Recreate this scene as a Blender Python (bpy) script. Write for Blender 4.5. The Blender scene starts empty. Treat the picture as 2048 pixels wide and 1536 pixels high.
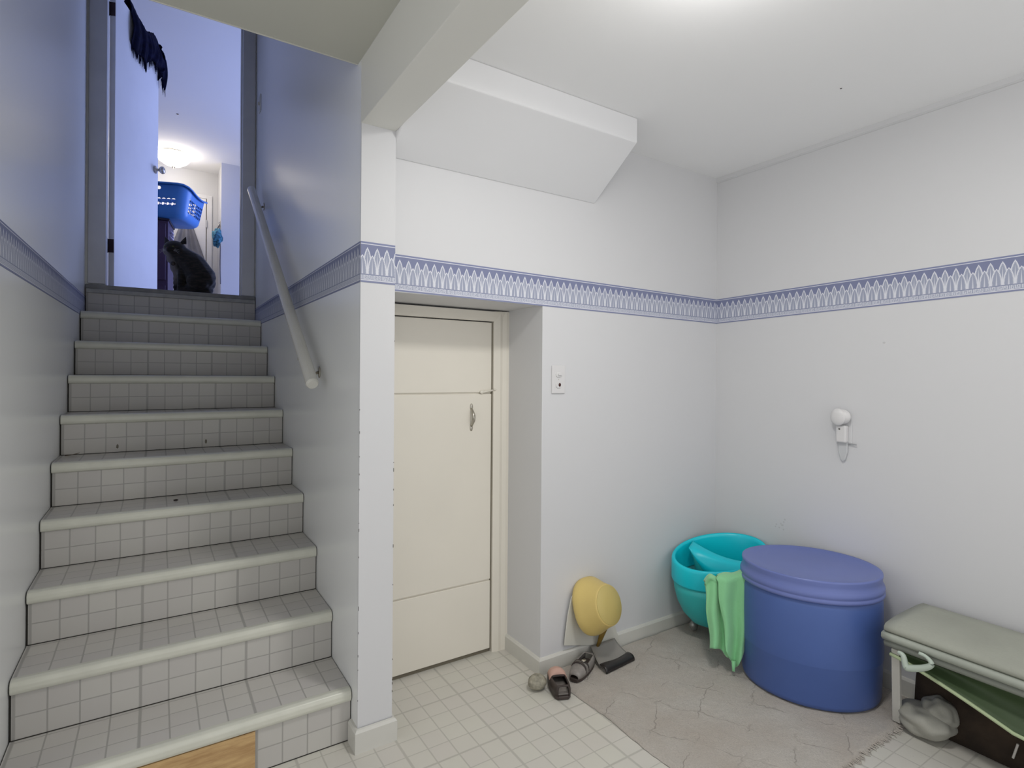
import bpy, bmesh, math, random
from mathutils import Vector, Matrix, noise
random.seed(7)
sc = bpy.context.scene
C = sc.collection
R = math.radians

# ------------------------------------------------------------------ camera
CAM_H, F, CX, CY = 1.3459, 1105.26, 1024.0, 750.15
YAW, ROLL = R(32.845), R(0.39)
cam_d = bpy.data.cameras.new('camera')
cam = bpy.data.objects.new('camera', cam_d)
C.objects.link(cam)
sc.camera = cam
cam_d.sensor_width = 36.0
cam_d.lens = F / 2048 * 36.0
cam_d.shift_y = -(768 - CY) / 2048
cam_d.clip_start = 0.02
cam.matrix_world = Matrix.Translation((0, 0, CAM_H)) @ (
    Matrix.Rotation(-YAW, 4, 'Z') @ Matrix.Rotation(R(90), 4, 'X') @ Matrix.Rotation(ROLL, 4, 'Z'))

# ------------------------------------------------------------------ view, world, lights
sc.view_settings.view_transform = 'Standard'
sc.view_settings.look = 'None'
sc.view_settings.gamma = 1
sc.view_settings.exposure = 0.0
sc.view_settings.use_curve_mapping = False
w = bpy.data.worlds.new('world'); sc.world = w; w.use_nodes = True
w.node_tree.nodes['Background'].inputs[0].default_value = (0.98, 0.985, 1.0, 1)
w.node_tree.nodes['Background'].inputs[1].default_value = 0.95


def light(name, kind, loc, power, color, size=0.1, size_y=None, target=None):
    d = bpy.data.lights.new(name, kind)
    d.energy = power; d.color = color
    if kind == 'AREA':
        d.shape = 'RECTANGLE'; d.size = size; d.size_y = size_y or size
    else:
        d.shadow_soft_size = size
    o = bpy.data.objects.new(name, d); C.objects.link(o); o.location = loc
    if target:
        o.rotation_euler = (Vector(target) - Vector(loc)).to_track_quat('-Z', 'Y').to_euler()
    return o


light('room_ceiling_lamp_light', 'POINT', (1.20, 0.86, 2.34), 4.6, (1.0, 0.985, 0.96), 0.10)
light('room_ceiling_lamp_diffuser', 'AREA', (1.20, 0.86, 2.40), 12, (1.0, 0.985, 0.95), 0.24, 0.24, (1.20, 0.86, 0))
light('room_second_lamp_light', 'POINT', (2.2, -0.75, 2.15), 9, (1.0, 0.98, 0.95), 0.12)
light('hall_ceiling_lamp_light', 'POINT', (0.19, 8.60, 3.85), 8, (1.0, 0.88, 0.70), 0.12)
light('hall_window_daylight', 'AREA', (2.9, 6.2, 2.8), 95, (0.39, 0.50, 1.0), 2.6, 1.5, (0.0, 5.8, 2.4))

# ------------------------------------------------------------------ geometry helpers


def ray(x, y):
    a = (x - CX) / F; b = -(y - CY) / F
    cr, sr = math.cos(-ROLL), math.sin(-ROLL)
    X = a * cr + b * sr; Z = -a * sr + b * cr
    c, s = math.cos(YAW), math.sin(YAW)
    return Vector((X * c + s, -X * s + c, Z))


CO = Vector((0, 0, CAM_H))


def on(x, y, ax, v):
    """point of the photograph on the plane ax = v"""
    d = ray(x, y); i = 'XYZ'.index(ax)
    return CO + d * ((v - CO[i]) / d[i])


def deep(x, y, D):
    return CO + ray(x, y) * D


def tag(o, label=None, cat=None, group=None, kind=None):
    if label: o['label'] = label
    if cat: o['category'] = cat
    if group: o['group'] = group
    if kind: o['kind'] = kind
    return o


def empty(name, loc, label=None, cat=None, group=None, kind=None, rz=0.0):
    o = bpy.data.objects.new(name, None); C.objects.link(o)
    o.location = loc; o.rotation_euler = (0, 0, rz); o.empty_display_size = 0.1
    return tag(o, label, cat, group, kind)


def obj(name, bm, mat, parent=None, smooth=False, bevel=0.0, subsurf=0, solid=0.0, angle=40):
    me = bpy.data.meshes.new(name)
    bmesh.ops.recalc_face_normals(bm, faces=bm.faces) if not solid else None
    bm.to_mesh(me); bm.free()
    for m in (mat if isinstance(mat, (list, tuple)) else [mat]):
        me.materials.append(m)
    o = bpy.data.objects.new(name, me); C.objects.link(o)
    if parent is not None:
        bpy.context.view_layer.update()
        o.parent = parent
        o.matrix_parent_inverse = parent.matrix_world.inverted()
    if smooth:
        for p in me.polygons: p.use_smooth = True
    if solid:
        m = o.modifiers.new('solid', 'SOLIDIFY'); m.thickness = solid; m.offset = 0
    if bevel:
        m = o.modifiers.new('bevel', 'BEVEL'); m.width = bevel; m.segments = 3
        m.limit_method = 'ANGLE'; m.angle_limit = R(angle)
    if subsurf:
        m = o.modifiers.new('sub', 'SUBSURF'); m.levels = subsurf; m.render_levels = subsurf
    return o


def box(bm, x0, x1, y0, y1, z0, z1):
    v = [bm.verts.new((x, y, z)) for x in (x0, x1) for y in (y0, y1) for z in (z0, z1)]
    for f in ((0, 1, 3, 2), (4, 6, 7, 5), (0, 4, 5, 1), (2, 3, 7, 6), (0, 2, 6, 4), (1, 5, 7, 3)):
        bm.faces.new([v[i] for i in f])
    return bm


def bx(*a):
    return box(bmesh.new(), *a)


def extrude_poly(bm, pts, a, b, axis='X'):
    """pts in the two other axes; a, b may be numbers along axis"""
    def mk(p, t):
        if axis == 'X': return (t, p[0], p[1])
        if axis == 'Y': return (p[0], t, p[1])
        return (p[0], p[1], t)
    A = [bm.verts.new(mk(p, a)) for p in pts]; B = [bm.verts.new(mk(p, b)) for p in pts]
    n = len(pts)
    bm.faces.new(A); bm.faces.new(B[::-1])
    for i in range(n):
        bm.faces.new((A[i], B[i], B[(i + 1) % n], A[(i + 1) % n]))
    return bm


def rings(bm, rs, cap0=True, cap1=True, closed=True):
    V = [[bm.verts.new(p) for p in r] for r in rs]
    n = len(V[0])
    for a, b in zip(V[:-1], V[1:]):
        for i in range(n if closed else n - 1):
            j = (i + 1) % n
            bm.faces.new((a[i], a[j], b[j], b[i]))
    if cap0: bm.faces.new(V[0][::-1])
    if cap1: bm.faces.new(V[-1])
    return bm


def lathe(bm, prof, cx, cy, n=48, sx=1.0, sy=1.0, cap0=True, cap1=True, rot=0.0, fz=None):
    rs = []
    for r, z in prof:
        ring = []
        for k in range(n):
            t = 2 * math.pi * k / n
            a, b = r * sx * math.cos(t), r * sy * math.sin(t)
            dx = a * math.cos(rot) - b * math.sin(rot); dy = a * math.sin(rot) + b * math.cos(rot)
            ring.append((cx + dx, cy + dy, z + (fz(dx, dy, z) if fz else 0)))
        rs.append(ring)
    return rings(bm, rs, cap0, cap1)


def tube(bm, pts, rad, n=12, flat=1.0, cap=True):
    pts = [Vector(p) for p in pts]
    rs = []
    up = Vector((0, 0, 1))
    for i, p in enumerate(pts):
        d = (pts[min(i + 1, len(pts) - 1)] - pts[max(i - 1, 0)]).normalized()
        s = d.cross(up)
        if s.length < 1e-3: s = d.cross(Vector((1, 0, 0)))
        s.normalize(); u = s.cross(d)
        r = rad[i] if isinstance(rad, (list, tuple)) else rad
        rs.append([p + s * (r * math.cos(2 * math.pi * k / n)) + u * (r * flat * math.sin(2 * math.pi * k / n)) for k in range(n)])
    return rings(bm, rs, cap, cap)


def grid(bm, f, nu, nv):
    V = [[bm.verts.new(f(i / nu, j / nv)) for i in range(nu + 1)] for j in range(nv + 1)]
    for j in range(nv):
        for i in range(nu):
            bm.faces.new((V[j][i], V[j][i + 1], V[j + 1][i + 1], V[j + 1][i]))
    return bm


def ball(bm, c, r, rot=None, n=3, jit=0.0):
    g = bmesh.ops.create_icosphere(bm, subdivisions=n, radius=1)
    M = Matrix.Translation(c) @ (rot.to_4x4() if rot else Matrix.Identity(4)) @ Matrix.Diagonal((*r, 1))
    for v in g['verts']:
        if jit:
            v.co *= 1 + jit * noise.noise(v.co * 1.7 + Vector(c) * 9)
        v.co = M @ v.co
    return bm


# ------------------------------------------------------------------ material helpers
class Nt:
    def __init__(s, m):
        m.use_nodes = True
        s.t = m.node_tree
        s.b = s.t.nodes['Principled BSDF']

    def n(s, ty, **k):
        nd = s.t.nodes.new(ty)
        for a, v in k.items(): setattr(nd, a, v)
        return nd

    def put(s, sock, v):
        if v is None: return
        if hasattr(v, 'is_linked') or isinstance(v, bpy.types.NodeSocket): s.t.links.new(v, sock)
        else: sock.default_value = v

    def m(s, op, a, b=None, c=None, clamp=False):
        nd = s.n('ShaderNodeMath', operation=op); nd.use_clamp = clamp
        s.put(nd.inputs[0], a); s.put(nd.inputs[1], b); s.put(nd.inputs[2], c)
        return nd.outputs[0]

    def add(s, a, b): return s.m('ADD', a, b)
    def sub(s, a, b): return s.m('SUBTRACT', a, b)
    def mul(s, a, b): return s.m('MULTIPLY', a, b)
    def div(s, a, b): return s.m('DIVIDE', a, b)
    def fr(s, a): return s.m('FRACT', a)
    def lt(s, a, b): return s.m('LESS_THAN', a, b)
    def gt(s, a, b): return s.m('GREATER_THAN', a, b)
    def ab(s, a): return s.m('ABSOLUTE', a)
    def mx(s, a, b): return s.m('MAXIMUM', a, b)

    def mix(s, f, a, b):
        nd = s.n('ShaderNodeMix', data_type='RGBA')
        s.put(nd.inputs[0], f)
        s.put(nd.inputs[6], a if not isinstance(a, tuple) else (*a, 1))
        s.put(nd.inputs[7], b if not isinstance(b, tuple) else (*b, 1))
        return nd.outputs[2]

    def coord(s, kind='Object'):
        return s.n('ShaderNodeTexCoord').outputs[kind]

    def pos(s):
        return s.n('ShaderNodeNewGeometry').outputs['Position']

    def xyz(s, v):
        nd = s.n('ShaderNodeSeparateXYZ'); s.put(nd.inputs[0], v)
        return nd.outputs

    def vec(s, x, y, z=0.0):
        nd = s.n('ShaderNodeCombineXYZ')
        for i, q in enumerate((x, y, z)): s.put(nd.inputs[i], q)
        return nd.outputs[0]

    def noise(s, v, scale, detail=3, rough=.5, out=0):
        nd = s.n('ShaderNodeTexNoise'); s.put(nd.inputs['Vector'], v)
        nd.inputs['Scale'].default_value = scale; nd.inputs['Detail'].default_value = detail
        nd.inputs['Roughness'].default_value = rough
        return nd.outputs[out]

    def rng(s, v, a, b, c, d):
        nd = s.n('ShaderNodeMapRange'); nd.clamp = True
        for i, q in enumerate((v, a, b, c, d)): s.put(nd.inputs[i], q)
        return nd.outputs[0]

    def bump(s, h, strength=.3, dist=.01):
        nd = s.n('ShaderNodeBump'); nd.inputs['Strength'].default_value = strength
        nd.inputs['Distance'].default_value = dist
        s.put(nd.inputs['Height'], h); s.t.links.new(nd.outputs[0], s.b.inputs['Normal'])

    def col(s, v): s.put(s.b.inputs['Base Color'], v if not isinstance(v, tuple) else (*v, 1))


def srgb(r, g, b):
    f = lambda c: (c / 255 / 12.92) if c / 255 <= .04045 else ((c / 255 + .055) / 1.055) ** 2.4
    return (f(r), f(g), f(b))


def mat(name, col, rough=.5, metal=0.0, var=.04, scale=6.0, bump=0.0, bscale=80.0, spec=.5, sub=0.0, sheen=0.0):
    m = bpy.data.materials.new(name); t = Nt(m)
    c = t.coord('Object')
    n = t.noise(c, scale, 4)
    lo = tuple(max(0, x * (1 - var)) for x in col); hi = tuple(min(1, x * (1 + var)) for x in col)
    t.col(t.mix(t.rng(n, .3, .7, 0, 1), lo, hi))
    t.b.inputs['Roughness'].default_value = rough
    t.b.inputs['Metallic'].default_value = metal
    t.b.inputs['Specular IOR Level'].default_value = spec
    if sheen: t.b.inputs['Sheen Weight'].default_value = sheen
    if bump: t.bump(t.noise(c, bscale, 3), bump, .004)
    return m


def tile_mat(name, ua, va, p, u0, v0, col, line, heavy=True, seam=None, rough=.35, hv=True, tint=(.9, .88, .92), jit=.07):
    """square vinyl tiles printed four to a sheet: fine joints, wider ones where sheets meet"""
    m = bpy.data.materials.new(name); t = Nt(m)
    c = t.coord('Object'); s = t.xyz(c)
    wob = t.mul(t.sub(t.noise(c, 9.0, 2), .5), .0022)
    U = t.add(t.sub(s['XYZ'.index(ua)], u0), wob); V = t.add(t.sub(s['XYZ'.index(va)], v0), wob)
    def cell(a): return t.div(a, p)
    cu, cv = cell(U), cell(V)
    def dist(a, period):
        f = t.fr(t.add(t.div(a, period), .5)); return t.mul(t.ab(t.sub(f, .5)), period)
    def soft(d, w): return t.rng(d, w * .45, w, 1, 0)
    mk = t.mx(soft(dist(U, p), .0032), soft(dist(V, p), .0026))
    if heavy: mk = t.mx(mk, soft(dist(U, p * 4), .0062))
    if hv: mk = t.mx(mk, soft(dist(V, p * 4), .0055))
    wn = t.n('ShaderNodeTexWhiteNoise', noise_dimensions='2D')
    t.put(wn.inputs['Vector'], t.vec(t.m('FLOOR', cu), t.m('FLOOR', cv)))
    r = wn.outputs[0]
    base = t.mix(t.rng(r, 0, 1, 0, jit * 7), col, tuple(a * b for a, b in zip(col, tint)))
    base = t.mix(t.rng(t.noise(c, 5, 5), .35, .75, 0, .28), base, tuple(x * .86 for x in col))
    spk = t.gt(t.noise(c, 60.0, 2), .77)
    base = t.mix(t.mul(spk, .35), base, tuple(x * .45 for x in col))
    t.col(t.mix(t.mul(mk, .85), base, line))
    if seam is not None:
        pass
    t.b.inputs['Roughness'].default_value = rough
    t.bump(t.sub(1.0, mk), .25, .0015)
    return m


def wall_paint(name, col, rough=.55, smudge=True, gloss=.5):
    m = bpy.data.materials.new(name); t = Nt(m)
    c = t.coord('Object')
    a = t.mix(t.rng(t.noise(c, 1.3, 3), .3, .7, 0, 1), tuple(x * .985 for x in col), col)
    if smudge:
        d = t.gt(t.noise(c, 14.0, 5, .7), .80)
        a = t.mix(t.mul(d, .06), a, tuple(x * .6 for x in col))
    t.col(a)
    t.b.inputs['Roughness'].default_value = rough
    t.b.inputs['Specular IOR Level'].default_value = gloss
    if rough > .4: t.bump(t.noise(c, 140, 3), .05, .002)
    return m


def border_mat(name):
    """blue wallpaper border: two staggered rows of pointed arches over a Greek key. UV: x metres, y 0..1"""
    m = bpy.data.materials.new(name); t = Nt(m)
    s = t.xyz(t.coord('UV')); u, v = s[0], s[1]
    P = .0362
    ground = (.195, .215, .345); fill = (.33, .355, .46); lite = (.68, .69, .75); mid = (.38, .41, .51)
    cu = t.div(u, P)

    def arch(off, base, top, W, sharp):
        x = t.sub(t.fr(t.add(cu, off)), .5)              # -.5 .. .5 across one arch
        ax = t.ab(x)
        tt = t.m('DIVIDE', t.sub(v, base), top - base, clamp=False)
        tc = t.m('MINIMUM', t.mx(tt, 0.0), 1.0)
        wv = t.mul(t.m('POWER', t.sub(1.0, t.m('POWER', tc, sharp)), .72), W)
        inr = t.mul(t.lt(ax, wv), t.mul(t.gt(tt, 0.0), t.lt(tt, 1.0)))
        e = t.sub(wv, ax)
        ol = t.mul(t.mul(t.gt(e, -.042), t.lt(e, .048)), t.mul(t.gt(tt, 0.0), t.lt(tt, 1.035)))
        teeth = t.gt(t.fr(t.mul(v, 26.0)), .5)
        tk = t.mul(t.mul(t.gt(e, .0), t.lt(e, .105)), t.mul(inr, teeth))
        rib = t.mul(t.lt(ax, t.mul(t.sub(.86, tc), .085)), t.mul(inr, t.lt(tt, .8)))
        return inr, ol, tk, rib

    i1, o1, k1, r1 = arch(.0, .21, .84, .46, 2.1)
    i2, o2, k2, r2 = arch(.5, .21, .66, .43, 2.3)
    c = ground
    # lighter field low between the arches
    sc_ = t.rng(t.add(v, t.mul(t.ab(t.sub(t.fr(cu), .5)), .45)), .93, .80, 0, 1)
    c = t.mix(t.mul(sc_, t.mul(t.gt(v, .21), .0)), ground, mid)
    c = t.mix(i1, c, fill)
    c = t.mix(r1, c, lite); c = t.mix(t.mul(k1, .8), c, lite); c = t.mix(o1, c, lite)
    c = t.mix(i2, c, fill)
    c = t.mix(t.mul(r2, .75), c, lite); c = t.mix(t.mul(k2, .8), c, lite); c = t.mix(o2, c, lite)
    # bands
    def band(a, b): return t.mul(t.gt(v, a), t.lt(v, b))
    c = t.mix(band(0, .21), c, fill)
    c = t.mix(band(.0, .045), c, (.22, .24, .37)); c = t.mix(band(.045, .068), c, lite)
    c = t.mix(band(.185, .212), c, (.26, .285, .40))
    # Greek key between .075 and .18
    kx = t.fr(cu); ky = t.m('DIVIDE', t.sub(v, .08), .10)
    def rect(a, b, c0, d):
        return t.mul(t.mul(t.gt(kx, a), t.lt(kx, b)), t.mul(t.gt(ky, c0), t.lt(ky, d)))
    key = None
    for q in ((.03, .10, 0, 1), (.16, .50, .84, 1), (.16, .24, .0, 1), (.16, .42, 0, .16), (.36, .43, 0, .62), (.28, .43, .46, .62),
              (.50, .58, .16, 1), (.50, .92, .0, .16), (.84, .92, 0, 1), (.64, .92, .84, 1), (.64, .72, .38, 1), (.64, .78, .38, .54)):
        r = rect(*q); key = r if key is None else t.mx(key, r)
    c = t.mix(t.mul(key, .85), c, lite)
    c = t.mix(band(.935, .955), c, lite); c = t.mix(band(.955, 1.0), c, (.21, .235, .38))
    t.col(c)
    t.b.inputs['Roughness'].default_value = .5
    t.b.inputs['Specular IOR Level'].default_value = .3
    return m


# paints
M = {}
M['wall'] = wall_paint('white_wall_paint', (.645, .645, .655), .5)
M['stairwall'] = wall_paint('satin_stair_wall_paint', (.84, .85, .845), .27, False, .6)
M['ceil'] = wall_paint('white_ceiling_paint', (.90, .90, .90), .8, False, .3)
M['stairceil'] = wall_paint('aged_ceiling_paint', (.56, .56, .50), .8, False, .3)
M['beam'] = wall_paint('beam_paint', (.76, .755, .71), .6, False)
M['trim'] = mat('cream_trim_paint', (.62, .61, .565), .32, var=.03)
M['cream'] = mat('cream_door_paint', (.76, .72, .635), .42, var=.03, scale=2)
M['jamb'] = mat('grey_jamb_paint', (.58, .58, .60), .4, var=.05)
M['nosing'] = mat('nosing_vinyl', (.62, .62, .54), .30, var=.05, scale=9)
M['border'] = border_mat('wallpaper_border')
M['gap'] = mat('shadow_gap', (.17, .15, .11), .8)
M['dark'] = mat('dark_joint', (.03, .027, .022), .8)
TP = .0826
M['riser'] = tile_mat('riser_tiles', 'X', 'Z', TP, -.379 + .012, .0745, (.52, .505, .47), (.32, .31, .29), hv=False)
M['tread'] = tile_mat('tread_tiles', 'X', 'Y', TP, -.379 + .012, .10, (.58, .56, .525), (.34, .33, .31), hv=False)
M['floor'] = tile_mat('floor_tiles', 'X', 'Y', TP, 1.08 - 12 * TP, 2.075 - 12 * TP, (.62, .605, .54), (.45, .435, .39), rough=.38, tint=(.97, .92, .98))

# ------------------------------------------------------------------ room dimensions
XL, XC, XC1, XR = -.379, .6135, .742, 2.684
YC, YD, YDR = 1.955, 2.014, 2.311
ZC, ZU = 2.472, 4.30
RISE, RUN, YN = .19, .2657, 2.012
YH = 4.45                      # hall wall
ZH = 1.885                     # hall floor
YB = -0.9                      # the room is open behind this line


def struct(name, bm, m, parent=None, **k):
    o = obj(name, bm, m, parent, **k)
    if parent is None: o['kind'] = 'structure'
    return o


def border_strip(parent, pts, z_top, z_bot, off, u0=0.0):
    """pts: two ends in plan; z_top / z_bot: heights at each end; off: offset vector off the wall"""
    a, b = Vector((*pts[0], 0)), Vector((*pts[1], 0))
    off = Vector((*off, 0)); L = (b - a).length
    bm = bmesh.new(); uvl = bm.loops.layers.uv.new('UVMap')
    q = []
    for o_ in (Vector(), off):
        q.append([bm.verts.new((a + o_) + Vector((0, 0, z_bot[0]))), bm.verts.new((b + o_) + Vector((0, 0, z_bot[1]))),
                  bm.verts.new((b + o_) + Vector((0, 0, z_top[1]))), bm.verts.new((a + o_) + Vector((0, 0, z_top[0])))])
    f = bm.faces.new(q[1])
    for lp, uv in zip(f.loops, ((u0, 0), (u0 + L, 0), (u0 + L, 1), (u0, 1))): lp[uvl].uv = uv
    for i in range(4):
        g = bm.faces.new((q[0][i], q[0][(i + 1) % 4], q[1][(i + 1) % 4], q[1][i]))
        for lp in g.loops: lp[uvl].uv = (u0, .02)
    return obj('wallpaper_border', bm, M['border'], parent)


# floor, ceilings
bm = bmesh.new(); box(bm, -1.7, XR + .12, YB, YDR + .1, -.1, 0); box(bm, XL - .1, XC1, YDR + .1, YH + .1, -.1, -.001)
struct('floor', bm, M['floor'])
bm = bmesh.new()
box(bm, XC, XR + .12, YB, 1.995, ZC, ZC + .15); box(bm, XC1 - .01, XR + .12, 1.995, YDR + .1, ZC, ZC + .15)
struct('ceiling', bm, M['ceil'])
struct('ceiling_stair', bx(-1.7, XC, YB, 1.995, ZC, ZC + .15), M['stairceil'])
# thin pale strip stands in for the highlight on the ceiling's opening edge
struct('ceiling_edge_highlight', bx(XL + .001, XC - .001, 1.9955, 1.9985, ZC - .003, ZC + .02), M['trim'])
struct('wall_stair_header', bx(XL - .1, XC - .0005, 1.86, 1.994, ZC + .15, ZU), M['stairwall'])
struct('ceiling_upper', bx(-1.6, 3.1, 1.86, 9.5, ZU, ZU + .1), M['ceil'])

# walls of the lower room
wr = struct('wall_right', bx(XR, XR + .12, YB, YD + .12, 0, ZC), M['wall'])
XQ = 1.461
bm = bmesh.new()
box(bm, XQ, XR, YD, YDR + .02, 0, ZC)
box(bm, XC1, XQ, YD, YDR + .02, 1.661, ZC)
wb = struct('wall_back', bm, M['wall'])
struct('wall_behind_recess', bx(XC1, XQ + .1, YDR + .045, YDR + .1, 0, ZC), M['wall'])
bm = bmesh.new(); box(bm, -1.75, XL, YN - .03, YN + .10, 0, ZC); 
struct('wall_front_left', bm, M['wall'])
# stair walls
wl = struct('wall_left', bx(XL - .12, XL, YN - .03, YH + .11, 0, ZU), M['stairwall'])
bm = bmesh.new()
box(bm, XC, XC1, YC + .004, YH + .11, 0, ZU)
ws = struct('wall_stair', bm, M['stairwall'])
col = struct('wall_column', bx(XC, XC1, YC - .004, YC + .004, 0, 2.243), M['wall'])
# chipped paint down the column edges
bm = bmesh.new()
for k in range(11):
    z = random.uniform(.12, 1.5); h = random.uniform(.002, .014)
    box(bm, XC1 - .0012, XC1 + .0008, YC - .0046, YC - .0036, z, z + h)
for k in range(14):
    z = random.uniform(.1, 1.4); h = random.uniform(.002, .012)
    box(bm, XC - .0006, XC + .0010, YC - .0046, YC - .0036, z, z + h)
obj('chipped_paint', bm, M['dark'], col)
# beam over the opening
bm = bmesh.new()
pts = [(XC + .0, YB), (XC1 + .02, YB), (XC1, YC + .003), (XC, YC + .003)]
extrude_poly(bm, pts, 2.243, ZC, 'Z')
struct('ceiling_beam', bm, M['beam'], bevel=.003)
# soffit on the back wall
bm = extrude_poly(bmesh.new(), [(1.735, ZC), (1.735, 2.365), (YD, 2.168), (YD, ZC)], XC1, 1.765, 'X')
M['soffit'] = wall_paint('white_soffit_paint', (.76, .76, .77), .5, False)  # soffit colour set paler than the wall paint
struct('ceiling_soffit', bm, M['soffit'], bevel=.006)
# ceiling moulding on the right wall
bm = extrude_poly(bmesh.new(), [(XR, ZC), (XR - .012, ZC), (XR - .012, ZC - .022), (XR - .004, ZC - .028), (XR, ZC - .028)], YB, YD, 'Y')
struct('trim_2', bm, M['wall'])

# wallpaper borders
border_strip(wb, [(XC1, YD), (XR, YD)], (1.805, 1.784), (1.664, 1.646), (0, -.0012), .012)
border_strip(wr, [(XR, YD), (XR, YB)], (1.784, 1.835), (1.646, 1.700), (-.0012, 0), .02)
border_strip(col, [(XC, YC - .004), (XC1, YC - .004)], (1.821, 1.821), (1.675, 1.675), (0, -.0012), .03)
border_strip(ws, [(XC, YH), (XC, YC)], (1.819, 1.821), (1.690, 1.675), (-.0012, 0), .01)
border_strip(wl, [(XL, YN - .03), (XL, YH)], (1.782, 1.831), (1.650, 1.694), (.0012, 0), .0)

# baseboards
def baseboard(name, pts, h=.075, th=.013):
    """pts plan polyline of the wall face, board grows to the left of travel"""
    bm = bmesh.new()
    P = [Vector((*p, 0)) for p in pts]
    N = []
    for i in range(len(P) - 1):
        d = (P[i + 1] - P[i]).normalized(); N.append(Vector((-d.y, d.x, 0)))
    prof = [(0, 0), (th, 0), (th, h - .010), (th * .55, h - .002), (0, h)]
    rs = []
    for i, p in enumerate(P):
        if i == 0: n = N[0]; k = 1
        elif i == len(P) - 1: n = N[-1]; k = 1
        else:
            n = (N[i - 1] + N[i]).normalized(); k = 1 / max(.3, n.dot(N[i]))
        rs.append([p + n * (a * k) + Vector((0, 0, b)) for a, b in prof])
    rings(bm, rs)
    return struct(name, bm, M['trim'])


baseboard('baseboard_column', [(XC1, YD - .0), (XC1, YC - .008), (XC, YC - .008), (XC, YN + .008)], h=.082, th=.014)
baseboard('baseboard_back', [(XR, YD), (XQ, YD), (XQ, YDR - .02)][::1])
baseboard('baseboard_right', [(XR, YB), (XR, YD - .014)])

# ------------------------------------------------------------------ recessed storage door
d1 = empty('door_1', (1.1, YDR, 0), kind='structure')
DX0, DX1 = XC1 + .06, 1.372
bm = bmesh.new()
for zz in ((.02, .349), (.356, 1.2545), (1.262, 1.60)):
    box(bm, DX0, DX1, YDR - .002, YDR + .03, *zz)
box(bm, DX0, DX1, YDR + .006, YDR + .03, .02, 1.6)
obj('door_panel', bm, M['cream'], d1, bevel=.0025)
o = obj('gap', bx(DX1, DX1 + .009, YDR + .004, YDR + .02, .01, 1.60), M['gap'], d1)
o = obj('gap', bx(DX0, DX1, YDR + .008, YDR + .02, .001, .021), M['gap'], d1)
bm = bmesh.new()
prof = [(DX1 + .008, YDR + .02), (DX1 + .008, YDR - .008), (DX1 + .022, YDR - .012), (DX1 + .04, YDR - .018), (DX1 + .055, YDR - .014), (DX1 + .075, YDR - .020), (XQ, YDR - .020), (XQ, YDR + .02)]
extrude_poly(bm, prof, .0, 1.655, 'Z')
obj('door_casing', bm, M['cream'], d1)
bm = bmesh.new()
prof = [(YDR + .02, 1.605), (YDR - .008, 1.605), (YDR - .014, 1.625), (YDR - .018, 1.652), (YDR + .02, 1.655)]
extrude_poly(bm, prof, XC1, XQ - .02, 'X')
obj('door_casing', bm, M['cream'], d1)
M['nickel'] = mat('brushed_nickel', (.50, .47, .41), .28, metal=.9)
hz0, hz1, hx = 1.090, 1.198, 1.262
bm = bmesh.new()
pp = [(hx, YDR - .004 - .024 * math.sin(math.pi * k / 10), hz0 + .012 + (hz1 - hz0 - .024) * k / 10) for k in range(11)]
tube(bm, pp, [.0045 + .0035 * math.sin(math.pi * k / 10) for k in range(11)], 10)
for z, s in ((hz0, 1), (hz1, -1)):
    ball(bm, (hx, YDR - .003, z + s * .004), (.008, .004, .016), n=2)
obj('door_handle', bm, M['nickel'], d1, smooth=True)
bm = bmesh.new()
tube(bm, [(1.318, YDR - .006, 1.262), (1.335, YDR - .008, 1.266), (1.378, YDR - .010, 1.272)], [.006, .0045, .004], 8)
ball(bm, (1.316, YDR - .006, 1.264), (.011, .006, .010), n=2)
ball(bm, (1.386, YDR - .012, 1.275), (.007, .006, .006), n=2)
obj('latch_hook', bm, M['cream'], d1, smooth=True)

# ------------------------------------------------------------------ staircase
st = empty('staircase', (XL, YN, 0), 'straight flight of nine white-nosed steps tiled in small grey-beige squares', 'staircase')
g = .004
for i in range(1, 10):
    y0 = YN + (i - 1) * RUN; z0 = (i - 1) * RISE
    bm = bx(XL + .007, XC - .004, 0, .012, 0, RISE - .04)
    r = obj('riser', bm, M['riser'], None); r.location = (0, y0 + .015, z0)
    r.parent = st; r.matrix_parent_inverse = Matrix.Translation((-XL, -YN, 0))
    bm = bx(XL + .004, XC - .003, .028, RUN + .016, -.012, 0)
    t_ = obj('tread', bm, M['tread'], None); t_.location = (0, y0, z0 + RISE)
    t_.parent = st; t_.matrix_parent_inverse = Matrix.Translation((-XL, -YN, 0))
    # rounded nosing
    pr = [(.036, .001), (.018, .002), (.006, -.003), (0, -.014), (0, -.030), (.004, -.040), (.012, -.044), (.036, -.044)]
    bm = extrude_poly(bmesh.new(), pr, XL + .004, XC - .003, 'X')
    n_ = obj('nosing', bm, M['nosing'], None, bevel=.003, angle=15); n_.location = (0, y0, z0 + RISE)
    n_.parent = t_
    n_.matrix_parent_inverse = Matrix.Translation((0, -y0, -(z0 + RISE))) if False else Matrix.Identity(4)
    n_.location = (0, 0, 0)
    # dark strips at the riser ends and where tread meets riser
    bm = bmesh.new()
    box(bm, XL + .001, XL + .006, .006, .03, 0, RISE - .03); box(bm, XC - .0035, XC - .0005, .006, .03, 0, RISE - .03)
    box(bm, XL + .006, XC - .004, -.0015, 0, 0, .003)
    j = obj('joint', bm, M['dark'], None); j.location = (0, 0, 0)
    j.parent = r
pts = [(YN + .03, 0)]
for i in range(1, 10):
    yy = YN + (i - 1) * RUN + .03; pts += [(yy, i * RISE - .045), (yy, i * RISE - .014), (yy + RUN - .001, i * RISE - .014)]
pts += [(YN + 9 * RUN + .03, ZH - .05), (YH, ZH - .05), (YH, 0)]
bm = extrude_poly(bmesh.new(), pts, XL + .003, XC - .003, 'X')
obj('under_stair_light_block', bm, M['dark'], st)  # unseen dark block added under the steps to stop light leaking through
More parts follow.
